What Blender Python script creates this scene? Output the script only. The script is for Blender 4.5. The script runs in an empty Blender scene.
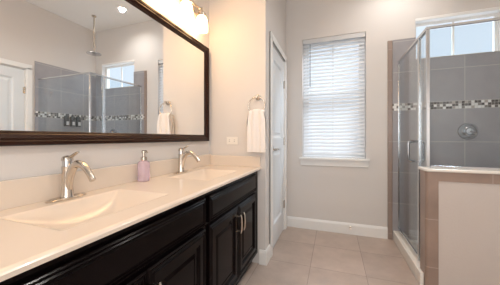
import bpy, bmesh, math, random
from mathutils import Vector, Matrix
random.seed(7)
R = math.radians
scene = bpy.context.scene
COL = scene.collection

# ------------------------------------------------------------------ camera, world, lights, exposure
H = 1.143                      # camera height
cd = bpy.data.cameras.new('camera'); cam = bpy.data.objects.new('camera', cd); COL.objects.link(cam)
cam.location = (0, 0, H); cam.rotation_euler = (math.pi / 2, 0, 0.343)
cd.sensor_width = 36; cd.lens = 36 * 234.1 / 500; cd.shift_y = -4.55 / 500; cd.clip_start = 0.02
scene.camera = cam
scene.view_settings.view_transform = 'Standard'; scene.view_settings.look = 'None'
scene.view_settings.gamma = 1; scene.view_settings.use_curve_mapping = False
scene.view_settings.exposure = 0.63
scene.cycles.max_bounces = 12; scene.cycles.diffuse_bounces = 6; scene.cycles.glossy_bounces = 6
scene.cycles.transparent_max_bounces = 24; scene.cycles.sample_clamp_indirect = 6.0

w = bpy.data.worlds.new('sky'); scene.world = w; w.use_nodes = True
bgn = w.node_tree.nodes['Background']
bgn.inputs[0].default_value = (0.80, 0.90, 1.0, 1); bgn.inputs[1].default_value = 0.70

def area(name, loc, rot, sx, sy, power, color, portal=False, spread=180):
    l = bpy.data.lights.new(name, 'AREA'); l.shape = 'RECTANGLE'; l.size = sx; l.size_y = sy
    l.energy = power; l.color = color; l.spread = R(spread)
    if portal: l.cycles.is_portal = True
    o = bpy.data.objects.new(name, l); COL.objects.link(o); o.location = loc; o.rotation_euler = rot
    return o
WARM = (1.0, 0.80, 0.56); NEUT = (1.0, 0.955, 0.90); DAY = (0.84, 0.92, 1.0)
# daylight entering at the two windows, plus an added fill behind the camera
def aim(o, target):
    o.rotation_euler = (Vector(target) - o.location).to_track_quat('-Z', 'Y').to_euler()
aim(area('daylight_window', (-0.3, 4.9, 4.0), (0, 0, 0), 2.6, 2.2, 95, DAY), (0, 3.1, 1.6))
aim(area('daylight_transom', (3.3, 4.8, 4.9), (0, 0, 0), 1.8, 1.6, 520, DAY), (1.25, 3.1, 2.2))
area('rear_fill', (0.45, -1.1, 1.7), (R(106), 0, R(-4)), 2.0, 1.8, 31, (0.98, 0.97, 0.96))  # soft fill lamp added inside the closed room to lift its brightness

def spot(name, loc, power, color, r=0.07, angle=150):
    l = bpy.data.lights.new(name, 'SPOT'); l.energy = power; l.color = color; l.spot_size = R(angle); l.spot_blend = 0.8; l.shadow_soft_size = r
    o = bpy.data.objects.new(name, l); COL.objects.link(o); o.location = loc
    return o

# ------------------------------------------------------------------ materials
def nmat(name):
    m = bpy.data.materials.new(name); m.use_nodes = True
    return m, m.node_tree, m.node_tree.nodes['Principled BSDF']
def setin(b, **k):
    for n, v in k.items():
        n = n.replace('_', ' ')
        if n in b.inputs:
            b.inputs[n].default_value = (*v, 1) if isinstance(v, tuple) and len(v) == 3 else v
def mat(name, col, rough=0.5, metal=0.0, var=0.0, vscale=6, bump=0.0, bscale=60, **k):
    m, t, b = nmat(name); setin(b, Base_Color=col, Roughness=rough, Metallic=metal, **k)
    N, L = t.nodes, t.links
    tc = N.new('ShaderNodeTexCoord')
    if var:
        n = N.new('ShaderNodeTexNoise'); n.inputs['Scale'].default_value = vscale; n.inputs['Detail'].default_value = 4
        L.new(tc.outputs['Object'], n.inputs['Vector'])
        mx = N.new('ShaderNodeMix'); mx.data_type = 'RGBA'
        mx.inputs[6].default_value = (*[c * (1 - var) for c in col], 1); mx.inputs[7].default_value = (*[min(1, c * (1 + var)) for c in col], 1)
        L.new(n.outputs['Fac'], mx.inputs[0]); L.new(mx.outputs[2], b.inputs['Base Color'])
    if bump:
        n = N.new('ShaderNodeTexNoise'); n.inputs['Scale'].default_value = bscale; n.inputs['Detail'].default_value = 3
        L.new(tc.outputs['Object'], n.inputs['Vector'])
        bp = N.new('ShaderNodeBump'); bp.inputs['Strength'].default_value = bump; bp.inputs['Distance'].default_value = 0.004
        L.new(n.outputs['Fac'], bp.inputs['Height']); L.new(bp.outputs[0], b.inputs['Normal'])
    return m

def tile_mat(name, col, grout, su, sv, ou, ov, axes, g=0.004, var=0.10, rough=0.35, mosaic=None):
    """square tiles laid by world position on the two named axes"""
    m, t, b = nmat(name); N, L = t.nodes, t.links
    b.inputs['Roughness'].default_value = rough
    geo = N.new('ShaderNodeNewGeometry'); sep = N.new('ShaderNodeSeparateXYZ'); L.new(geo.outputs['Position'], sep.inputs[0])
    def M(op, a, bb=None, c=None):
        n = N.new('ShaderNodeMath'); n.operation = op
        for i, v in enumerate((a, bb, c)):
            if v is None: continue
            if isinstance(v, (int, float)): n.inputs[i].default_value = v
            else: L.new(v, n.inputs[i])
        return n.outputs[0]
    cells, masks = [], []
    for ax, s, o in ((axes[0], su, ou), (axes[1], sv, ov)):
        u = M('DIVIDE', M('SUBTRACT', sep.outputs['XYZ'.index(ax)], o), s)
        fl = M('FLOOR', u); fr = M('SUBTRACT', u, fl)
        d = M('MULTIPLY', M('MINIMUM', fr, M('SUBTRACT', 1.0, fr)), s)
        masks.append(M('GREATER_THAN', d, g / 2)); cells.append(fl)
    mask = M('MULTIPLY', masks[0], masks[1])
    cv = N.new('ShaderNodeCombineXYZ'); L.new(cells[0], cv.inputs[0]); L.new(cells[1], cv.inputs[1])
    wn = N.new('ShaderNodeTexWhiteNoise'); L.new(cv.outputs[0], wn.inputs['Vector'])
    mx = N.new('ShaderNodeMix'); mx.data_type = 'RGBA'; mx.inputs[6].default_value = (*grout, 1)
    L.new(mask, mx.inputs[0])
    if mosaic:
        cr = N.new('ShaderNodeValToRGB'); cr.color_ramp.interpolation = 'CONSTANT'
        while len(cr.color_ramp.elements) > 1: cr.color_ramp.elements.remove(cr.color_ramp.elements[0])
        cr.color_ramp.elements[0].position = 0; cr.color_ramp.elements[0].color = (*mosaic[0], 1)
        for i, c in enumerate(mosaic[1:]):
            e = cr.color_ramp.elements.new((i + 1) / len(mosaic)); e.color = (*c, 1)
        L.new(wn.outputs['Value'], cr.inputs[0]); L.new(cr.outputs[0], mx.inputs[7])
    else:
        n = N.new('ShaderNodeTexNoise'); n.inputs['Scale'].default_value = 5; n.inputs['Detail'].default_value = 6
        n.inputs['Roughness'].default_value = 0.6
        L.new(geo.outputs['Position'], n.inputs['Vector'])
        v = M('ADD', M('MULTIPLY', M('SUBTRACT', wn.outputs['Value'], 0.5), var * 0.7), M('MULTIPLY', M('SUBTRACT', n.outputs['Fac'], 0.5), var * 3.0))
        v = M('ADD', v, 1.0)
        vm = N.new('ShaderNodeVectorMath'); vm.operation = 'SCALE'; vm.inputs[0].default_value = col; L.new(v, vm.inputs['Scale'])
        L.new(vm.outputs[0], mx.inputs[7])
    L.new(mx.outputs[2], b.inputs['Base Color'])
    rr = M('MULTIPLY_ADD', mask, rough - 0.85, 0.85); L.new(rr, b.inputs['Roughness'])
    bp = N.new('ShaderNodeBump'); bp.inputs['Strength'].default_value = 0.4; bp.inputs['Distance'].default_value = 0.002
    L.new(mask, bp.inputs['Height']); L.new(bp.outputs[0], b.inputs['Normal'])
    return m

def glass_mat(name, tint, base=0.04, rough=0.0):
    m = bpy.data.materials.new(name); m.use_nodes = True; t = m.node_tree; N, L = t.nodes, t.links; N.clear()
    out = N.new('ShaderNodeOutputMaterial'); lw = N.new('ShaderNodeLayerWeight')
    p = N.new('ShaderNodeMath'); p.operation = 'POWER'; L.new(lw.outputs['Facing'], p.inputs[0]); p.inputs[1].default_value = 5
    lw.inputs['Blend'].default_value = 0.5
    q = N.new('ShaderNodeMath'); q.operation = 'MULTIPLY_ADD'; L.new(p.outputs[0], q.inputs[0]); q.inputs[1].default_value = 0.5; q.inputs[2].default_value = base
    tr = N.new('ShaderNodeBsdfTransparent'); tr.inputs[0].default_value = (*tint, 1)
    gl = N.new('ShaderNodeBsdfGlossy'); gl.inputs['Roughness'].default_value = rough; gl.inputs[0].default_value = (1, 1, 1, 1)
    mx = N.new('ShaderNodeMixShader'); L.new(q.outputs[0], mx.inputs[0]); L.new(tr.outputs[0], mx.inputs[1]); L.new(gl.outputs[0], mx.inputs[2])
    L.new(mx.outputs[0], out.inputs[0]); return m

def emit_mat(name, col, s):
    m, t, b = nmat(name); setin(b, Base_Color=col, Roughness=0.4, Emission_Color=col, Emission_Strength=s); return m

def slat_mat():
    m = bpy.data.materials.new('blind_slat'); m.use_nodes = True; t = m.node_tree; N, L = t.nodes, t.links
    b = N['Principled BSDF']; setin(b, Base_Color=(0.86, 0.87, 0.88), Roughness=0.4)
    tl = N.new('ShaderNodeBsdfTranslucent'); tl.inputs[0].default_value = (0.9, 0.92, 0.95, 1)
    mx = N.new('ShaderNodeMixShader'); mx.inputs[0].default_value = 0.30
    L.new(b.outputs[0], mx.inputs[1]); L.new(tl.outputs[0], mx.inputs[2]); L.new(mx.outputs[0], N['Material Output'].inputs[0])
    return m

WALLC = (0.66, 0.635, 0.615)
M_ = dict(
    wall=mat('wall_paint', WALLC, 0.85, var=0.015, vscale=2, bump=0.12, bscale=90),
    ceil=mat('ceiling_paint', (0.80, 0.79, 0.77), 0.9, bump=0.1, bscale=80),
    trim=mat('white_trim_paint', (0.80, 0.80, 0.79), 0.35),
    door=mat('door_paint_daylight_tint', (0.70, 0.74, 0.77), 0.35),  # white door; the bluish cast of daylight is mixed into its colour
    pony=mat('textured_paint', (0.55, 0.50, 0.47), 0.8, var=0.02, vscale=4, bump=0.35, bscale=70),
    floor=tile_mat('floor_tile', (0.46, 0.372, 0.32), (0.29, 0.24, 0.21), 0.45, 0.45, -0.195, 0.34, 'XY', 0.004, 0.20, 0.30),
    tile_b=tile_mat('shower_tile_back', (0.315, 0.31, 0.33), (0.50, 0.49, 0.48), 0.345, 0.345, 1.273, H - 0.04, 'XZ', 0.005, 0.14, 0.3),
    tile_b2=tile_mat('shower_tile_back_upper', (0.315, 0.31, 0.33), (0.50, 0.49, 0.48), 0.345, 0.345, 1.273, H + 0.385, 'XZ', 0.005, 0.14, 0.3),
    tile_r=tile_mat('shower_tile_side', (0.315, 0.31, 0.33), (0.50, 0.49, 0.48), 0.345, 0.345, 2.45, H - 0.04, 'YZ', 0.005, 0.14, 0.3),
    tile_r2=tile_mat('shower_tile_side_upper', (0.315, 0.31, 0.33), (0.50, 0.49, 0.48), 0.345, 0.345, 2.45, H + 0.385, 'YZ', 0.005, 0.14, 0.3),
    edge=tile_mat('edge_tile', (0.30, 0.222, 0.185), (0.45, 0.37, 0.32), 9.0, 0.36, -3.0, 0.172, 'XZ', 0.004, 0.16, 0.3),
    edge_top=tile_mat('edge_tile_top', (0.30, 0.222, 0.185), (0.45, 0.37, 0.32), 0.345, 9.0, 0.703, -3.0, 'XZ', 0.004, 0.16, 0.3),
    edge_b=tile_mat('edge_tile_back', (0.30, 0.235, 0.205), (0.42, 0.37, 0.34), 9.0, 0.345, -3.0, H - 0.04, 'XZ', 0.004, 0.10, 0.3),
    mos_b=tile_mat('mosaic_back', (1, 1, 1), (0.45, 0.44, 0.43), 0.0265, 0.0263, 0.0, H + 0.305, 'XZ', 0.0025, 0.1, 0.2,
                   mosaic=[(0.75, 0.74, 0.72), (0.05, 0.045, 0.045), (0.22, 0.20, 0.19), (0.8, 0.8, 0.79), (0.10, 0.09, 0.09), (0.42, 0.38, 0.35)]),
    mos_r=tile_mat('mosaic_side', (1, 1, 1), (0.45, 0.44, 0.43), 0.0265, 0.0263, 0.0, H + 0.305, 'YZ', 0.0025, 0.1, 0.2,
                   mosaic=[(0.75, 0.74, 0.72), (0.05, 0.045, 0.045), (0.22, 0.20, 0.19), (0.8, 0.8, 0.79), (0.10, 0.09, 0.09), (0.42, 0.38, 0.35)]),
    marble=mat('cream_cultured_marble', (0.72, 0.63, 0.54), 0.20, var=0.02, vscale=3, Coat_Weight=0.15),
    sill=mat('white_cultured_marble', (0.78, 0.75, 0.70), 0.22, var=0.02),
    wood=mat('espresso_wood', (0.004, 0.0024, 0.0027), 0.15, var=0.25, vscale=9, Specular_IOR_Level=0.10),
    dark=mat('toe_kick_black', (0.006, 0.005, 0.005), 0.7),
    frame=mat('bronze_frame', (0.026, 0.0105, 0.007), 0.26, var=0.3, vscale=14, Specular_IOR_Level=0.2),
    nickel=mat('brushed_nickel', (0.62, 0.57, 0.51), 0.22, 1.0, bump=0.02, bscale=200),
    chrome=mat('chrome', (0.62, 0.63, 0.65), 0.12, 1.0),
    valve=mat('dark_chrome', (0.33, 0.33, 0.34), 0.14, 1.0),
    railm=mat('satin_aluminium', (0.70, 0.72, 0.74), 0.2, 1.0),
    mirror=mat('mirror_silver', (0.95, 0.965, 0.97), 0.0, 1.0),
    glass=glass_mat('shower_glass', (0.92, 0.95, 0.965), 0.045),
    pane=glass_mat('window_glass', (0.97, 0.985, 1.0), 0.04),
    shade=emit_mat('lit_opal_glass', (1.0, 0.62, 0.30), 12.5),
    lamp=emit_mat('downlight_lens', (1.0, 0.93, 0.82), 12.0),
    slat=slat_mat(),
    towel=mat('white_terry', (0.84, 0.81, 0.79), 0.95, bump=0.9, bscale=240),
    plate=mat('white_plastic', (0.84, 0.80, 0.74), 0.35),
    slot=mat('outlet_slot', (0.08, 0.07, 0.06), 0.6),
    soap=mat('pink_soap', (0.90, 0.76, 0.87), 0.10, Transmission_Weight=0.7, IOR=1.4),
    black=mat('black_plastic', (0.012, 0.012, 0.013), 0.3),
    label=mat('pale_label', (0.7, 0.7, 0.7), 0.5),
    wand=mat('clear_grey_wand', (0.12, 0.125, 0.14), 0.3),
    pan=mat('shower_pan', (0.72, 0.70, 0.67), 0.3),
)

# ------------------------------------------------------------------ mesh helpers (built in world coordinates)
class MB:
    def __init__(s): s.bm = bmesh.new()
    def box(s, x0, y0, z0, x1, y1, z1):
        x0, x1 = sorted((x0, x1)); y0, y1 = sorted((y0, y1)); z0, z1 = sorted((z0, z1))
        v = [s.bm.verts.new(p) for p in ((x0, y0, z0), (x1, y0, z0), (x1, y1, z0), (x0, y1, z0), (x0, y0, z1), (x1, y0, z1), (x1, y1, z1), (x0, y1, z1))]
        for f in ((0, 3, 2, 1), (4, 5, 6, 7), (0, 1, 5, 4), (1, 2, 6, 5), (2, 3, 7, 6), (3, 0, 4, 7)): s.bm.faces.new([v[i] for i in f])
        return s
    def loft(s, rings, cap=True, closed=True):
        vs = [[s.bm.verts.new(p) for p in r] for r in rings]
        n = len(vs[0])
        for a, b in zip(vs, vs[1:]):
            for i in range(n if closed else n - 1):
                j = (i + 1) % n; s.bm.faces.new((a[i], a[j], b[j], b[i]))
        if cap: s.bm.faces.new(vs[0][::-1]); s.bm.faces.new(vs[-1])
        return s
    def tube(s, pts, rad, n=14, flat=1.0, cap=True):
        """tube along points, radius scalar or list; flat squashes the second axis"""
        pts = [Vector(p) for p in pts]
        if isinstance(rad, (int, float)): rad = [rad] * len(pts)
        rings = []; up = None
        for i, p in enumerate(pts):
            a = pts[max(i - 1, 0)]; b = pts[min(i + 1, len(pts) - 1)]; d = (b - a).normalized()
            if up is None:
                up = Vector((0, 0, 1)) if abs(d.z) < 0.9 else Vector((0, 1, 0))
            sd = d.cross(up).normalized(); up = sd.cross(d).normalized()
            rings.append([p + sd * (math.cos(2 * math.pi * k / n) * rad[i]) + up * (math.sin(2 * math.pi * k / n) * rad[i] * flat) for k in range(n)])
        return s.loft(rings, cap)
    def lathe(s, c, prof, axis='Z', n=28, sx=1, sy=1):
        """prof: (radius, height along the axis)"""
        c = Vector(c); rings = []
        for r, h in prof:
            r = max(r, 1e-4); ring = []
            for k in range(n):
                a, b = math.cos(2 * math.pi * k / n) * r * sx, math.sin(2 * math.pi * k / n) * r * sy
                ring.append(c + (Vector((a, b, h)) if axis == 'Z' else Vector((h, a, b)) if axis == 'X' else Vector((a, h, b))))
            rings.append(ring)
        return s.loft(rings)
    def torus(s, c, R_, r, axis='Y', n=40, m=10):
        c = Vector(c); vs = []
        for i in range(n):
            t = 2 * math.pi * i / n; row = []
            for j in range(m):
                q = 2 * math.pi * j / m; rr = R_ + r * math.cos(q); h = r * math.sin(q)
                p = Vector((rr * math.cos(t), h, rr * math.sin(t))) if axis == 'Y' else Vector((rr * math.cos(t), rr * math.sin(t), h))
                row.append(s.bm.verts.new(c + p))
            vs.append(row)
        for i in range(n):
            for j in range(m): s.bm.faces.new((vs[i][j], vs[(i + 1) % n][j], vs[(i + 1) % n][(j + 1) % m], vs[i][(j + 1) % m]))
        return s
    def panel(s, y0, z0, y1, z1, x, prof, sgn=1):
        """concentric rectangular mouldings on a face that looks along x"""
        rings = []
        for ins, dep in prof:
            rings.append([(x + sgn * dep, a, b) for a, b in ((y0 + ins, z0 + ins), (y1 - ins, z0 + ins), (y1 - ins, z1 - ins), (y0 + ins, z1 - ins))])
        return s.loft(rings)
    def holes(s, axis, p0, p1, u0, u1, v0, v1, hs):
        """slab between p0..p1 along axis, u = the other level axis, v = z, with holes (u0,v0,u1,v1)"""
        us = sorted({u0, u1, *[h[0] for h in hs], *[h[2] for h in hs]}); vv = sorted({v0, v1, *[h[1] for h in hs], *[h[3] for h in hs]})
        us = [u for u in us if u0 <= u <= u1]; vv = [v for v in vv if v0 <= v <= v1]
        for a, b in zip(us, us[1:]):
            run = None
            for c, d in zip(vv, vv[1:]):
                inside = any(h[0] < (a + b) / 2 < h[2] and h[1] < (c + d) / 2 < h[3] for h in hs)
                if inside:
                    if run: s._slab(axis, p0, p1, a, b, *run); run = None
                else: run = (run[0], d) if run else (c, d)
            if run: s._slab(axis, p0, p1, a, b, *run)
        return s
    def _slab(s, axis, p0, p1, a, b, c, d):
        if axis == 'Y': s.box(a, p0, c, b, p1, d)
        else: s.box(p0, a, c, p1, b, d)

def obj(name, mb, m, parent=None, smooth=False, bevel=0, kind=None, sub=0, label=None, segs=2):
    bm = mb.bm if isinstance(mb, MB) else mb
    bmesh.ops.recalc_face_normals(bm, faces=bm.faces)
    me = bpy.data.meshes.new(name); o = bpy.data.objects.new(name, me); COL.objects.link(o)
    if parent:
        off = Vector(); q = parent
        while q: off += q.location; q = q.parent
        bmesh.ops.translate(bm, vec=-off, verts=bm.verts); o.parent = parent
    else:
        xs = [v.co for v in bm.verts]
        c = Vector(((min(v.x for v in xs) + max(v.x for v in xs)) / 2, (min(v.y for v in xs) + max(v.y for v in xs)) / 2, min(v.z for v in xs)))
        bmesh.ops.translate(bm, vec=-c, verts=bm.verts); o.location = c
    bm.to_mesh(me); bm.free()
    me.materials.append(M_[m] if isinstance(m, str) else m)
    if smooth:
        for p in me.polygons: p.use_smooth = True
        try: me.set_sharp_from_angle(angle=R(38))
        except Exception: pass
    if bevel:
        b = o.modifiers.new('bevel', 'BEVEL'); b.width = bevel; b.segments = segs; b.limit_method = 'ANGLE'; b.angle_limit = R(40)
    if sub:
        b = o.modifiers.new('sub', 'SUBSURF'); b.levels = sub; b.render_levels = sub
    if kind: o['kind'] = kind
    if label: o['label'] = label
    return o
def tag(o, label, cat, group=None):
    o['label'] = label; o['category'] = cat
    if group: o['group'] = group
    return o
def thing(name, label, cat, loc, group=None):
    o = bpy.data.objects.new(name, None); COL.objects.link(o); o.location = loc; o.empty_display_size = 0.1
    return tag(o, label, cat, group)
def setting(name, loc):
    o = bpy.data.objects.new(name, None); COL.objects.link(o); o.location = loc; o['kind'] = 'structure'; return o
def copy_tree(o, loc=None, parent=None):
    c = o.copy(); COL.objects.link(c)
    if parent: c.parent = parent
    if loc is not None: c.location = loc
    for ch in [x for x in COL.objects if x.parent == o]: copy_tree(ch, None, c)
    return c

# ------------------------------------------------------------------ main measures
XL, XR, YB, YN, ZC = -1.153, 1.732, 3.026, -1.2, H + 1.898
YR, XD = 2.035, -0.579                # towel wall, closet-door wall
WIN = (-0.372, H - 0.245, 0.356, H + 1.244)
TRA = (0.844, H + 0.86, 1.58, H + 1.278)
XT = 0.575                            # where the shower tile begins on the back wall
ZT = H + 1.098                        # top of tile

# ------------------------------------------------------------------ room shell
obj('floor', MB().box(XL - .1, YN - .1, -0.1, XR + .1, YB + .15, 0), 'floor', kind='structure')
cl = (0.642, 2.61)
obj('ceiling', MB().box(XL - .1, YN - .1, ZC, XR + .1, YB + .15, ZC + .1), 'ceil', kind='structure')
obj('wall_left', MB().box(XL - .1, YN - .1, 0, XL, YR + .11, ZC), 'wall', kind='structure')
obj('wall_back', MB().holes('Y', YB, YB + .15, XD - .12, XR + .1, 0, ZC, [WIN, TRA]), 'wall', kind='structure')
obj('wall_near', MB().box(XL, YN - .1, 0, XR, YN, ZC), 'wall', kind='structure')
DR = (1.30, 2.01)                     # door on the right wall
obj('wall_right', MB().holes('X', XR, XR + .1, YN - .1, YB, 0, ZC, [(DR[0], -1, DR[1], 2.10)]), 'wall', kind='structure')
obj('wall_return', MB().box(XL, YR, 0, XD, YR + .11, ZC), 'wall', kind='structure')
DL = (2.238, 2.895)                   # closet door opening
obj('wall_closet', MB().holes('X', XD - .11, XD, YR + .11, YB, 0, ZC, [(DL[0], -1, DL[1], 2.10)]), 'wall', kind='structure')

BBP = [(0, 0), (.015, 0), (.015, .105), (.011, .118), (.006, .13), (0, .13)]
def baseboard(name, p, q, nrm):
    """profile swept from p to q, nrm looks into the room"""
    r = []
    for e in (p, q): r.append([(e[0] + nrm[0] * d, e[1] + nrm[1] * d, z) for d, z in BBP])
    obj(name, MB().loft(r), 'trim', kind='structure')
baseboard('baseboard_back', (XD, YB), (XT, YB), (0, -1))
baseboard('baseboard_return', (XD, YR), (-0.634, YR), (0, -1))
baseboard('baseboard_closet', (XD, YR - .015), (XD, DL[0] - .068), (1, 0))
baseboard('baseboard_near', (XL, YN), (XR, YN), (0, 1))
baseboard('baseboard_right', (XR, YN + .015), (XR, DR[0] - .07), (-1, 0))
baseboard('baseboard_left', (XL, YN + .015), (XL, 0.13), (1, 0))

# ------------------------------------------------------------------ doors
def casing(parent, x, sgn, y0, y1, zt, w=0.066):
    m = MB()
    for d, a in ((.014, 0), (.020, .018)):
        m.box(x, y0 - w, 0, x + sgn * d, y0 - a * .3, zt + a); m.box(x, y1 + a * .3, 0, x + sgn * d, y1 + w, zt + a)
        m.box(x, y0 - w, zt, x + sgn * d, y1 + w, zt + w)
    obj('door_casing', m, 'trim', parent, bevel=.003)
def door_leaf(parent, x, sgn, y0, y1, zt):
    """leaf with two raised panels; x = its room-side face"""
    m = MB(); z0 = .012; st = .115
    rails = [(z0, .24), (1.02, 1.14), (zt - .125, zt)]
    m.box(x - sgn * .035, y0, z0, x, y0 + st, zt); m.box(x - sgn * .035, y1 - st, z0, x, y1, zt)
    for a, b in rails: m.box(x - sgn * .035, y0 + st, a, x, y1 - st, b)
    for a, b in ((rails[0][1], rails[1][0]), (rails[1][1], rails[2][0])):
        m.panel(y0 + st, a, y1 - st, b, x - sgn * .03, [(0, 0), (0, .029), (.006, .026), (.018, .016), (.040, .016), (.062, .024), (.075, .024)], sgn)
    return obj('leaf', m, 'door', parent)
def lever(parent, x, sgn, y, z, dirn):
    m = MB().lathe((x, y, z), [(.030, 0), (.030, sgn * .006), (.024, sgn * .012), (.010, sgn * .013), (.010, sgn * .045)], 'X')
    m.tube([(x + sgn * .045, y - dirn * .008, z), (x + sgn * .048, y + dirn * .03, z + .002), (x + sgn * .046, y + dirn * .075, z - .002), (x + sgn * .042, y + dirn * .112, z - .004)], [.009, .009, .0075, .006], flat=.8)
    obj('handle', m, 'nickel', parent, smooth=True, label='brushed nickel lever handle')
def hinge(parent, x, sgn, y, z):
    m = MB().lathe((x + sgn * .006, y, z - .045), [(.0065, 0), (.0065, .09)], n=12).lathe((x + sgn * .006, y, z + .046), [(.008, 0), (.004, .006)], n=12)
    m.box(x, y - .018, z - .043, x + sgn * .002, y + .018, z + .043)
    obj('hinge', m, 'nickel', parent, smooth=True, label='nickel hinge')

d1 = setting('door_1', (XD, (DL[0] + DL[1]) / 2, 0))
obj('jamb', MB().box(XD - .11, DL[0], 0, XD, DL[0] + .012, 2.10).box(XD - .11, DL[1] - .012, 0, XD, DL[1], 2.10).box(XD - .11, DL[0], 2.088, XD, DL[1], 2.10), 'trim', d1)
casing(d1, XD, 1, DL[0], DL[1], 2.10)
door_leaf(d1, XD - .006, 1, DL[0] + .015, DL[1] - .015, 2.085)
lever(d1, XD - .006, 1, DL[0] + .075, H - .115, 1)
for z in (.32, 1.10, 1.80): hinge(d1, XD - .004, 1, DL[1] - .012, z)

d2 = setting('door_2', (XR, (DR[0] + DR[1]) / 2, 0))
obj('jamb', MB().box(XR, DR[0], 0, XR + .1, DR[0] + .012, 2.10).box(XR, DR[1] - .012, 0, XR + .1, DR[1], 2.10).box(XR, DR[0], 2.088, XR + .1, DR[1], 2.10), 'trim', d2)
casing(d2, XR, -1, DR[0], DR[1], 2.10)
door_leaf(d2, XR + .006, -1, DR[0] + .015, DR[1] - .015, 2.085)
lever(d2, XR + .006, -1, DR[0] + .075, .98, 1)
for z in (.32, 1.10, 1.80): hinge(d2, XR + .004, -1, DR[1] - .012, z)

# ------------------------------------------------------------------ windows
def window(name, win, meeting):
    x0, z0, x1, z1 = win; w_ = setting(name, ((x0 + x1) / 2, YB + .08, z0))
    f = .035 if meeting else .014
    obj('window_frame', MB().box(x0, YB + .07, z0, x0 + f, YB + .14, z1).box(x1 - f, YB + .07, z0, x1, YB + .14, z1)
        .box(x0 + f, YB + .07, z0, x1 - f, YB + .14, z0 + f).box(x0 + f, YB + .07, z1 - f, x1 - f, YB + .14, z1), 'trim', w_, bevel=.002)
    zm = (z0 + z1) / 2 + .085
    xm = (x0 + x1) / 2
    spans = [(z0 + f, zm, .085), (zm - .04, z1 - f, .11)] if meeting else [(z0 + f, z1 - f, .075)]
    for a, b, dy in spans:
        s_ = .034 if meeting else .014; y = YB + dy
        sa = obj('sash', MB().box(x0 + f, y, a, x0 + f + s_, y + .025, b).box(x1 - f - s_, y, a, x1 - f, y + .025, b)
                 .box(x0 + f + s_, y, a, x1 - f - s_, y + .025, a + s_).box(x0 + f + s_, y, b - s_, x1 - f - s_, y + .025, b)
                 .box(xm - .009, y + .004, a + s_, xm + .009, y + .021, b - s_), 'trim', w_)
        obj('glass', MB().box(x0 + f + s_, y + .010, a + s_, x1 - f - s_, y + .015, b - s_), 'pane', sa)
    return w_
w1 = window('window_1', WIN, True)
obj('window_stool', MB().box(WIN[0] - .035, YB - .055, WIN[1] - .022, WIN[2] + .035, YB, WIN[1] + .002).box(WIN[0], YB, WIN[1] - .022, WIN[2], YB + .07, WIN[1] + .002), 'trim', w1, bevel=.003)
obj('window_apron', MB().box(WIN[0] - .025, YB - .016, WIN[1] - .098, WIN[2] + .025, YB, WIN[1] - .022), 'trim', w1, bevel=.003)
w2 = window('window_2', TRA, False)

# the slatted blind hanging in the window recess
bl = thing('window_blind', 'white slatted horizontal blind lowered over the tall window', 'blind', (0, YB + .035, WIN[1] + .002))
bx0, bx1 = WIN[0] + .006, WIN[2] - .006
obj('headrail', MB().box(bx0, YB + .004, WIN[3] - .055, bx1, YB + .010, WIN[3] - .003).box(bx0, YB + .010, WIN[3] - .05, bx1, YB + .06, WIN[3] - .003), 'slat', bl)
m = MB(); ztop = WIN[3] - .075; zbot = WIN[1] + .045; pitch = .0435; n = int((ztop - zbot) / pitch)
for i in range(n + 1):
    z = ztop - i * pitch
    tl = R(50)
    pts = []
    for k in range(5):
        u = (k / 4 - .5) * .050; c = .0022 * (1 - (2 * u / .05) ** 2)
        pts.append((u * math.cos(tl) - c * math.sin(tl), u * math.sin(tl) + c * math.cos(tl)))
    ring = [(YB + .036 + a, z + b) for a, b in pts] + [(YB + .036 + a, z + b - .0028) for a, b in reversed(pts)]
    m.loft([[(xx, a, b) for a, b in ring] for xx in (bx0 + .004, bx1 - .004)])
obj('slats', m, 'slat', bl)
obj('bottom_rail', MB().box(bx0 + .003, YB + .014, WIN[1] + .004, bx1 - .003, YB + .058, WIN[1] + .022), 'slat', bl, bevel=.003)
for xx in (bx0 + .10, (bx0 + bx1) / 2, bx1 - .10):
    obj('ladder_cord', MB().tube([(xx, YB + .0135, WIN[1] + .01), (xx, YB + .0135, WIN[3] - .05)], .0012, 6), 'slat', bl)
obj('wand', MB().tube([(bx0 + .088, YB - .002, WIN[3] - .07), (bx0 + .088, YB - .004, WIN[3] - .60)], [.0035, .0045], 8), 'wand', bl, smooth=True, label='thin grey tilt wand')

# ------------------------------------------------------------------ shower
T = .012
holesT = [(TRA[0], TRA[1], TRA[2], TRA[3])]
ZM0, ZM1 = H + .305, H + .384
obj('wall_tile_back', MB().holes('Y', YB - T, YB, XT + .05, XR, 0, ZM0, []), 'tile_b', kind='structure')
obj('wall_tile_back_upper', MB().holes('Y', YB - T, YB, XT + .05, XR, ZM1, ZT, holesT), 'tile_b2', kind='structure')
obj('trim_1', MB().box(XT + .05, YB - T - .001, ZM0, XR, YB, ZM1), 'mos_b', kind='structure')
obj('trim_2', MB().box(XT, YB - T, 0, XT + .05, YB, ZT), 'edge_b', kind='structure', bevel=.005)
YP0, YP1, XP = 2.11, 2.236, 0.655
obj('wall_tile_right', MB().box(XR - T, YP0 + .002, 0, XR, YB - T - .001, ZM0), 'tile_r', kind='structure')
obj('wall_tile_right_upper', MB().box(XR - T, YP0 + .002, ZM1, XR, YB - T - .001, ZT), 'tile_r2', kind='structure')
obj('trim_3', MB().box(XR - T - .001, YP0 + .002, ZM0, XR, YB - T - .001, ZM1), 'mos_r', kind='structure')
# transom reveal lining
x0, z0, x1, z1 = TRA
obj('trim_4', MB().box(x0 - .0, YB - .012, z0 - .004, x1, YB + .07, z0 + .004), 'sill', kind='structure')
obj('trim_5', MB().box(x0, YB - .006, z1 - .004, x1, YB + .07, z1 + .028), 'trim', kind='structure', bevel=.004)

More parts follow.
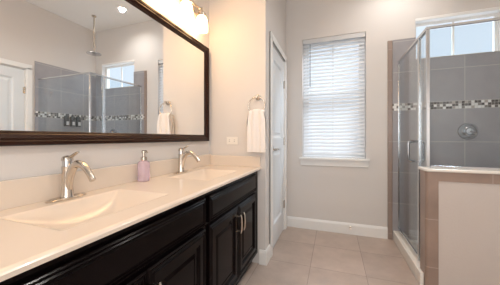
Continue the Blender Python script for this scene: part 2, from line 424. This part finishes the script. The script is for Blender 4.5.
# half-height partition: painted core, tile edging, solid-surface cap
ZS = H - .230
obj('wall_partition', MB().box(XP + .014, YP0 + .006, 0, XR, YP1 - .006, ZS - .022), 'pony', kind='structure')
m = MB()
arc = []
rr = .022
prof = [(XP + .08, YP0)]
for k in range(7):
    a = R(270 - 15 * k); prof.append((XP + rr + rr * math.cos(a), YP0 + rr + rr * math.sin(a)))
prof += [(XP, YP1 - .004), (XP + .006, YP1), (XP + .30, YP1), (XP + .30, YP1 - .006), (XP + .0141, YP1 - .006), (XP + .0141, YP0 + rr), (XP + .03, YP0 + .006), (XP + .08, YP0 + .006)]
m.loft([[(a, b, z) for a, b in prof] for z in (0, ZS - .022)])
obj('trim_6', m, 'edge', kind='structure')
obj('trim_9', MB().box(XP + .0805, YP0, ZS - .022 - .070, XR, YP0 + .006, ZS - .022), 'edge_top', kind='structure')
m = MB()
cap = [(XR, YP0 - .016), (XP + .03, YP0 - .016)]
for k in range(1, 7): a = R(270 - 15 * k); cap.append((XP + .03 + .04 * math.cos(a), YP0 + .024 + .04 * math.sin(a)))
cap += [(XP - .010, YP1 + .016), (XR, YP1 + .016)]
m.loft([[(a, b, z) for a, b in cap] for z in (ZS - .022, ZS)])
obj('trim_7', m, 'sill', kind='structure', bevel=.006)
obj('wall_tile_partition', MB().box(XP + .31, YP1 - .005, 0, XR - T - .001, YP1 + .006, ZS - .023), 'tile_b', kind='structure')
# curb and pan
obj('trim_8', MB().box(.628, YP0 + .03, 0, XP - .001, YP1 + .001, .105).box(.628, YP1 + .001, 0, .735, YB - T, .105), 'sill', kind='structure', bevel=.006)
obj('shower_pan', MB().box(.735, YP1 + .007, 0, XR - T - .002, YB - T - .002, .028), 'pan', kind='structure')

XG, YG, ZH = .682, 2.155, H + .853
sh = thing('shower_enclosure', 'clear glass shower enclosure in a silver metal frame on the half wall and curb', 'shower enclosure', (XG, 2.6, .105))
r_ = .013
obj('header_rail', MB().box(XG - r_, YG - r_, ZH - .022, XG + r_, YB - T - .001, ZH).box(XG + r_, YG - r_ * .7, ZH - .018, XR - T - .002, YG + r_ * .7, ZH), 'railm', sh, bevel=.003)
obj('corner_post', MB().box(XG - .011, YG - .011, ZS + .001, XG + .011, YG + .011, ZH - .022), 'railm', sh, bevel=.003)
obj('sill_channel', MB().box(XG + .016, YG - .010, ZS + .001, XR - T - .002, YG + .010, ZS + .018), 'railm', sh, bevel=.002)
obj('wall_channel', MB().box(XG - .007, YB - T - .012, .107, XG + .007, YB - T - .001, ZH - .03), 'railm', sh, bevel=.002)
obj('fixed_panel', MB().box(XG + .016, YG - .004, ZS + .018, XR - T - .002, YG + .004, ZH - .03), 'glass', sh)
YJ = YP1 + .094
obj('narrow_panel', MB().box(XG - .004, YG + .016, ZS + .002, XG + .004, YP1 + .018, ZH - .022).box(XG - .004, YP1 + .018, .108, XG + .004, YJ, ZH - .022), 'glass', sh)
obj('door_jamb', MB().box(XG - .010, YJ, .107, XG + .010, YJ + .018, ZH - .022), 'railm', sh, bevel=.002)
dp = obj('door_panel', MB().box(XG - .004, YJ + .036, .135, XG + .004, YB - T - .03, ZH - .034), 'glass', sh)
obj('edge_strip', MB().box(XG - .008, YJ + .022, .125, XG + .008, YJ + .037, ZH - .034).box(XG - .008, YJ + .037, .118, XG + .008, YB - T - .024, .145), 'railm', dp, bevel=.002)
yh = 2.435; za, zb = H - .03, H - .205
m = MB()
for sg in (-1, 1):
    pth = [(XG + sg * .004, yh, za)]
    for k in range(6): a = R(90 - 18 * k); pth.append((XG + sg * (.035 + .022 * math.cos(a)), yh, za - .022 + .022 * math.sin(a)))
    for k in range(6): a = R(-18 * k); pth.append((XG + sg * (.035 + .022 * math.cos(a)), yh, zb + .022 + .022 * math.sin(a)))
    pth.append((XG + sg * .004, yh, zb)); m.tube(pth, .0105, 12)
obj('handle', m, 'valve', dp, smooth=True, label='chrome C-shaped pull handle')

# shower valve, rain head, bottles
vx, vz = 1.295, H + .068
vv = thing('shower_valve', 'round chrome shower valve with a lever on the grey tile wall', 'shower valve', (vx, YB - T, vz))
obj('escutcheon', MB().lathe((vx, YB - T - .001, vz), [(.084, 0), (.084, -.006), (.078, -.014), (.070, -.014), (.062, -.007), (.050, -.007), (.048, -.014), (.046, -.014)], 'Y', 36), 'valve', vv, smooth=True)
obj('hub', MB().lathe((vx, YB - T - .015, vz), [(.044, 0), (.044, -.014), (.036, -.022), (.030, -.034), (0, -.036)], 'Y', 30), 'chrome', vv, smooth=True)
obj('lever', MB().tube([(vx, YB - T - .045, vz), (vx + .02, YB - T - .050, vz - .012), (vx + .040, YB - T - .052, vz - .026)], [.010, .008, .006]), 'valve', vv, smooth=True)

hx, hy = 1.22, 2.61
rh = thing('rain_shower_head', 'round rain shower head hanging from the ceiling on a rod', 'shower head', (hx, hy, H + 1.30))
obj('arm', MB().lathe((hx, hy, H + 1.33), [(.011, 0), (.011, ZC - H - 1.33 - .001)], n=16).lathe((hx, hy, ZC - .013), [(.032, 0), (.032, .012)]), 'nickel', rh, smooth=True)
obj('head', MB().lathe((hx, hy, H + 1.302), [(.098, 0), (.100, .005), (.098, .010), (.03, .014), (.018, .022), (.018, .034), (.013, .04)], n=40), 'chrome', rh, smooth=True)

def bottle(y):
    z = H + .185
    b = thing('wall_dispenser', 'x', 'dispenser', (XR - T, y, z), 'black dispensers fixed to the shower side wall')
    m = MB(); ring = lambda s, zz: [(XR - T - .002 - .055 * (.5 - .5 * math.cos(0)) - .0 - .0275 + .0255 * s * math.copysign(abs(math.cos(t)) ** .5, math.cos(t)), y + .030 * s * math.copysign(abs(math.sin(t)) ** .5, math.sin(t)), zz) for t in [2 * math.pi * k / 24 for k in range(24)]]
    def rg(s, zz): return [(XR - T - .003 - .0275 + .0275 * s * math.copysign(abs(math.cos(t)) ** .5, math.cos(t)), y + .030 * s * math.copysign(abs(math.sin(t)) ** .5, math.sin(t)), zz) for t in [2 * math.pi * k / 24 for k in range(24)]]
    m.loft([rg(.92, z), rg(1, z + .006), rg(1, z + .15), rg(.9, z + .16)]); obj('bottle', m, 'black', b, smooth=True)
    obj('pump', MB().loft([rg(.42, z + .16), rg(.42, z + .178), rg(.34, z + .182), rg(.34, z + .19)]), 'black', b, smooth=True)
    obj('label_band', MB().box(XR - T - .0595, y - .019, z + .018, XR - T - .058, y + .019, z + .075), 'label', b, label='pale rectangular label')
    return b
for yy, lb in zip((2.51, 2.60, 2.69), ('black wall dispenser on the shower side wall, nearest the partition in the row of three',
                                       'black wall dispenser on the shower side wall, middle one of the row of three',
                                       'black wall dispenser on the shower side wall, nearest the back wall of three')):
    bottle(yy)['label'] = lb

# ------------------------------------------------------------------ vanity cabinet
CT = H - .263                          # counter top height
CB = CT - .020                         # underside of its front edge
VY0, VY1 = .14, YR - .002
XF = -.652                             # face frame plane
vc = thing('vanity_cabinet', 'long espresso wood double vanity cabinet along the mirror wall', 'cabinet', ((XL + XF) / 2, 1.08, 0))
obj('body', MB().box(XF - .02, VY0, .10, XF, VY1, CB - .001).box(XL + .002, VY0, .10, XF - .02, VY0 + .018, CB - .001).box(XL + .002, VY1 - .018, .10, XF - .02, VY1, CB - .001).box(XL + .002, VY0 + .018, .10, XF - .02, VY1 - .018, .118), 'wood', vc, bevel=.001)
obj('toe_kick', MB().box(XL + .002, VY0 + .01, 0, XF - .055, VY1, .10), 'dark', vc)
OUT = [(0, 0), (0, .012), (.006, .018), (.009, .018), (.011, .0125), (.013, .0125), (.019, .0185), (.022, .0185), (.024, .014), (.026, .014), (.031, .018)]
def front(name, y0, y1, z0, z1, door):
    pr = list(OUT)
    if door: pr += [(.058, .018), (.061, .013), (.066, .013), (.072, .006), (.090, .006), (.108, .012), (.112, .012)]
    return obj(name, MB().panel(y0, z0, y1, z1, XF + .0005, pr), 'wood', vc)
def pull(parent, y, zt, zb):
    x = XF + .019
    m = MB().tube([(x, y, zt - .012), (x + .022, y, zt - .012)], .0055, 12).tube([(x, y, zb + .012), (x + .022, y, zb + .012)], .0055, 12)
    m.tube([(x + .024, y, zt), (x + .030, y, zt - .02), (x + .032, y, (zt + zb) / 2), (x + .030, y, zb + .02), (x + .024, y, zb)], [.006, .0075, .0075, .0075, .006], 12, flat=.8)
    obj('handle', m, 'nickel', parent, smooth=True, label='brushed nickel bar pull')
DT, DBm = H - .318, H - .462
for y0, y1 in ((.262, 1.088), (1.128, 1.955)):
    front('drawer_front', y0, y1, DBm, DT, False)
    ym = (y0 + y1) / 2
    a = front('door', y0, ym - .002, .145, DBm - .018, True); pull(a, ym - .030, H - .535, H - .662)
    b = front('door', ym + .002, y1, .145, DBm - .018, True); pull(b, ym + .030, H - .535, H - .662)

# ------------------------------------------------------------------ countertop with two moulded basins
SK = (.675, 1.50)
def sstep(t): t = max(0, min(1, t)); return t * t * (3 - 2 * t)
def depth(x, y):
    d = 0
    for yc in SK:
        a = min(x + 1.035, -.728 - x) / .1535; b = (.228 - abs(y - yc)) / .228
        if a > 0 and b > 0:
            q = (a ** -4 + b ** -4) ** -.25        # soft minimum: four slopes meeting in the middle
            q = min(1, q / .84)
            d = .088 * (1 - (1 - q) ** 1.7)
    return d
ct = thing('vanity_countertop', 'cream moulded countertop with two sunken basins on the vanity', 'countertop', ((XL - .62) / 2, 1.08, CB))
bm = bmesh.new(); X0, X1 = XL + .001, -.620
nx, ny = 88, 250; g = []
for i in range(nx + 1):
    x = X0 + (X1 - X0) * i / nx; row = []
    for j in range(ny + 1):
        y = VY0 - .01 + (VY1 - VY0 + .01) * j / ny; e = .004 if i == nx else 0
        row.append(bm.verts.new((x, y, CT - depth(x, y) - e)))
    g.append(row)
for i in range(nx):
    for j in range(ny): bm.faces.new((g[i][j], g[i + 1][j], g[i + 1][j + 1], g[i][j + 1]))
# rim: rounded front edge and ends
e1 = [bm.verts.new((X1 + .004, v.co.y, CT - .009)) for v in g[nx]]; e2 = [bm.verts.new((X1 + .004, v.co.y, CB)) for v in g[nx]]; e3 = [bm.verts.new((X1 - .025, v.co.y, CB)) for v in g[nx]]
for A, B in ((g[nx], e1), (e1, e2), (e2, e3)):
    for j in range(ny): bm.faces.new((A[j], B[j], B[j + 1], A[j + 1]))
for j in (0, ny):
    lo = [bm.verts.new((g[i][j].co.x, g[i][j].co.y, CB)) for i in range(nx + 1)]
    for i in range(nx): bm.faces.new((g[i][j], g[i + 1][j], lo[i + 1], lo[i]))
top = obj('slab', bm, 'marble', ct, smooth=True)
obj('backsplash', MB().box(XL + .0015, VY0 - .01, CT - .001, XL + .021, VY1, CT + .106), 'marble', ct, bevel=.004)
obj('side_splash', MB().box(XL + .0215, VY1 - .019, CT - .001, -.624, VY1, CT + .095), 'marble', ct, bevel=.004)
for yc in SK:
    xd = -.882; zd = CT - depth(xd, yc)
    obj('drain', MB().lathe((xd, yc, zd - .002), [(.022, 0), (.022, .004), (.016, .006), (.014, .003), (.013, .008), (0, .009)], n=24), 'nickel', ct, smooth=True, label='nickel drain')

# ------------------------------------------------------------------ faucets
def faucet(y, label):
    x, z = -1.088, CT
    f = thing('faucet', label, 'faucet', (x, y, z), 'brushed nickel faucets')
    obj('base_plate', MB().lathe((x, y, z + .0005), [(.026, 0), (.027, .004), (.022, .010), (.010, .011)], n=36, sy=3.1), 'nickel', f, smooth=True)
    obj('body', MB().lathe((x, y, z + .009), [(.026, 0), (.0235, .01), (.0205, .05), (.0195, .10), (.021, .128), (.0215, .131)], n=26), 'nickel', f, smooth=True)
    # broad arched spout
    pts = []; rad = []
    P = [Vector((x + .004, y, z + .045)), Vector((x + .022, y, z + .165)), Vector((x + .085, y, z + .195)), Vector((x + .155, y, z + .088))]
    for k in range(15):
        t = k / 14; q = P[0] * (1 - t) ** 3 + P[1] * 3 * t * (1 - t) ** 2 + P[2] * 3 * t * t * (1 - t) + P[3] * t ** 3
        pts.append(q); rad.append(.0205 - .0075 * t)
    obj('spout', MB().tube(pts, rad, 18, flat=.8), 'nickel', f, smooth=True)
    obj('collar', MB().lathe((x, y, z + .1405), [(.0185, 0), (.0185, .024)], n=26), 'black' if False else 'chrome', f, smooth=True)
    m = MB().lathe((x, y, z + .165), [(.022, 0), (.022, .008), (.017, .018), (.006, .022)], n=26)
    m.tube([(x, y, z + .174), (x + .025, y + .004, z + .184), (x + .046, y + .008, z + .199), (x + .056, y + .010, z + .203)], [.014, .011, .008, .006], 14, flat=.55)
    obj('handle', m, 'nickel', f, smooth=True)
    return f
faucet(.690, 'large arched brushed nickel faucet at the near basin')
faucet(1.495, 'arched brushed nickel faucet at the far basin beside the towel wall')

# soap pump bottle
sx, sy = -1.088, 1.125
sp = thing('soap_pump_bottle', 'pink liquid soap bottle with silver pump standing between the two faucets', 'soap bottle', (sx, sy, CT))
def sq(cx, cy, r, z, e=.55, ex=1.0):
    return [(cx + r * ex * math.copysign(abs(math.cos(t)) ** e, math.cos(t)), cy + r * math.copysign(abs(math.sin(t)) ** e, math.sin(t)), z) for t in [2 * math.pi * k / 28 for k in range(28)]]
obj('bottle', MB().loft([sq(sx, sy, .0265, CT + .001), sq(sx, sy, .0295, CT + .006), sq(sx, sy, .0295, CT + .110), sq(sx, sy, .026, CT + .118), sq(sx, sy, .016, CT + .124, .8), sq(sx, sy, .014, CT + .128, 1)]), 'soap', sp, smooth=True)
obj('collar', MB().lathe((sx, sy, CT + .128), [(.018, 0), (.018, .018), (.010, .021)]), 'nickel', sp, smooth=True)
obj('pump', MB().lathe((sx, sy, CT + .149), [(.009, 0), (.009, .022), (.014, .024), (.014, .036), (.009, .039)], n=20).tube([(sx, sy, CT + .183), (sx + .03, sy - .012, CT + .184), (sx + .044, sy - .018, CT + .177)], [.006, .005, .004], 10), 'nickel', sp, smooth=True)

# ------------------------------------------------------------------ framed mirror
MZ0, MZ1, MY0, MY1 = H - .030, H + .858, .10, 1.984
mr = thing('wall_mirror', 'wide dark bronze framed mirror above the vanity', 'mirror', (XL, (MY0 + MY1) / 2, MZ0))
obj('mirror_glass', MB().box(XL + .002, MY0 + .02, MZ0 + .02, XL + .010, MY1 - .02, MZ1 - .02), 'mirror', mr)
fr = []
for ins, dep in [(0, .001), (0, .026), (.004, .032), (.016, .033), (.022, .028), (.030, .030), (.044, .022), (.048, .018), (.052, .018), (.058, .0105), (.058, .001)]:
    fr.append([(XL + dep, a, b) for a, b in ((MY0 + ins, MZ0 + ins), (MY1 - ins, MZ0 + ins), (MY1 - ins, MZ1 - ins), (MY0 + ins, MZ1 - ins))])
m = MB(); m.loft(fr, cap=False); obj('mirror_frame', m, 'frame', mr)

# ------------------------------------------------------------------ vanity lights
def vanity_light(yc, label):
    zb = H + 1.115; f = thing('vanity_light', label, 'wall light', (XL, yc, zb), 'vanity lights above the mirror')
    obj('back_plate', MB().box(XL + .001, yc - .42, zb - .030, XL + .020, yc + .42, zb + .030), 'nickel', f, bevel=.006)
    obj('bar', MB().tube([(XL + .055, yc - .43, zb + .005), (XL + .055, yc + .43, zb + .005)], .010, 12)
        .tube([(XL + .018, yc - .1, zb + .005), (XL + .055, yc - .1, zb + .005)], .010, 10).tube([(XL + .018, yc + .1, zb + .005), (XL + .055, yc + .1, zb + .005)], .010, 10), 'nickel', f, smooth=True)
    for k in range(4):
        y = yc + (k - 1.5) * .225; x = XL + .085
        obj('shade_holder', MB().tube([(XL + .055, y, zb + .005), (x, y, zb + .002), (x, y, zb - .035)], [.009, .009, .010], 10).lathe((x, y, zb - .074), [(.035, 0), (.034, .028), (.012, .032)]), 'nickel', f, smooth=True)
        obj('lamp_shade', MB().lathe((x, y, zb - .195), [(.050, 0), (.052, .01), (.050, .06), (.044, .10), (.034, .120)], n=26), 'shade', f, smooth=True, label='lit white glass shade')
vanity_light(1.42, 'warm lit four-shade vanity light above the mirror nearest the towel wall')
vanity_light(.46, 'warm lit four-shade vanity light above the near half of the mirror')

# ------------------------------------------------------------------ recessed ceiling lights, real and added
def downlight(x, y, power, label):
    d = thing('recessed_ceiling_light', label, 'ceiling light', (x, y, ZC - .006))
    obj('trim_ring', MB().lathe((x, y, ZC - .006), [(.051, .003), (.078, 0), (.082, .0055), (.051, .0055)], n=36), 'trim', d, smooth=True)
    obj('lens', MB().lathe((x, y, ZC - .0035), [(.050, 0), (.050, .003)], n=32), 'lamp', d)
    spot('downlight_beam', (x, y, ZC - .02), power, NEUT, r=.03)
downlight(.642, 2.61, 14, 'round lit recessed ceiling light near the shower, seen in the mirror')
downlight(.45, .35, 18, 'added unseen ceiling fill light above the standing area near the camera')  # out of view, added to light the near part of the room
downlight(.55, 1.45, 24, 'added unseen ceiling fill light above the middle of the room')  # unseen extra lamp, added for general illumination

# ------------------------------------------------------------------ towel ring and towel
tx, tz = -.647, H + .290
tr = thing('towel_ring', 'round nickel towel ring mounted on the wall beside the closet door', 'towel ring', (tx, YR, tz))
obj('mount', MB().lathe((tx, YR - .001, tz + .078), [(.026, 0), (.026, -.006), (.013, -.012), (.011, -.045), (.014, -.052), (.010, -.058)], 'Y', 26), 'nickel', tr, smooth=True)
obj('ring', MB().torus((tx, YR - .045, tz), .076, .0055), 'nickel', tr, smooth=True)
# folded towel looped through the ring
def towel():
    bm = bmesh.new(); W = .084; yc = YR - .045; ztop = tz - .058
    prof = []                                  # closed cross-section in (y,z): front flap, over the ring, back flap
    zb0, zb1 = H - .125, H - .095
    n = 16
    for k in range(n + 1): prof.append((yc - .030, zb0 + (ztop - zb0) * k / n))
    for k in range(1, 8): a = math.pi - math.pi * k / 8; prof.append((yc + .030 * math.cos(a), ztop + .026 * math.sin(a)))
    for k in range(n + 1): prof.append((yc + .030, ztop - (ztop - zb1) * k / n))
    for k in range(n + 1): prof.append((yc + .009, zb1 + (ztop + .010 - zb1) * k / n))
    for k in range(n + 1): prof.append((yc - .009, ztop + .010 - (ztop + .010 - zb0) * k / n))
    nx = 26; rows = []
    for i in range(nx + 1):
        u = i / nx * 2 - 1; row = []
        for (y, z) in prof:
            h = (ztop - z) / (ztop - zb0); h = max(0, min(1, h))
            wd = W * (.80 + .20 * sstep(h * 5)) ; gather = (1 - .6 * h)
            yy = y + .006 * math.sin(u * 7.5 + (2 if y > yc else 0)) * gather * (1 if abs(y - yc) > .02 else .6) - .002 * math.sin(u * 14)
            zz = z - .010 * (u * u) * (1 - h) * (1 if h < .5 else 0)
            row.append(bm.verts.new((tx + .003 + u * wd, min(yy, YR - .004), zz)))
        rows.append(row)
    m_ = len(prof)
    for i in range(nx):
        for j in range(m_): bm.faces.new((rows[i][j], rows[i + 1][j], rows[i + 1][(j + 1) % m_], rows[i][(j + 1) % m_]))
    bm.faces.new(rows[0]); bm.faces.new(rows[-1][::-1])
    return bm
tw = obj('hand_towel', towel(), 'towel', smooth=True)
tag(tw, 'white hand towel folded through the towel ring', 'towel')

# ------------------------------------------------------------------ outlet, door stop
ox, oz = -.905, H - .026
ou = thing('wall_outlet', 'white double outlet plate set sideways above the counter end', 'outlet', (ox, YR, oz - .035))
obj('plate', MB().box(ox - .058, YR - .006, oz - .036, ox + .058, YR - .0005, oz + .036), 'plate', ou, bevel=.003)
for s in (-1, 1):
    rc = obj('socket', MB().box(ox + s * .026 - .017, YR - .0085, oz - .017, ox + s * .026 + .017, YR - .006, oz + .017), 'plate', ou, bevel=.002)
    obj('slot', MB().box(ox + s * .026 - .006, YR - .0092, oz - .009, ox + s * .026 + .005, YR - .0084, oz - .006).box(ox + s * .026 - .006, YR - .0092, oz + .006, ox + s * .026 + .005, YR - .0084, oz + .009), 'slot', rc)
dx = .185
ds = thing('door_stop', 'small pale door stop on the back wall baseboard', 'door stop', (dx, YB - .016, .085))
obj('post', MB().lathe((dx, YB - .0155, .085), [(.013, 0), (.012, -.005), (.006, -.007), (.006, -.05)], 'Y', 18), 'nickel', ds, smooth=True)
obj('tip', MB().lathe((dx, YB - .0655, .085), [(.010, 0), (.011, -.008), (.008, -.014)], 'Y', 18), 'plate', ds, smooth=True)
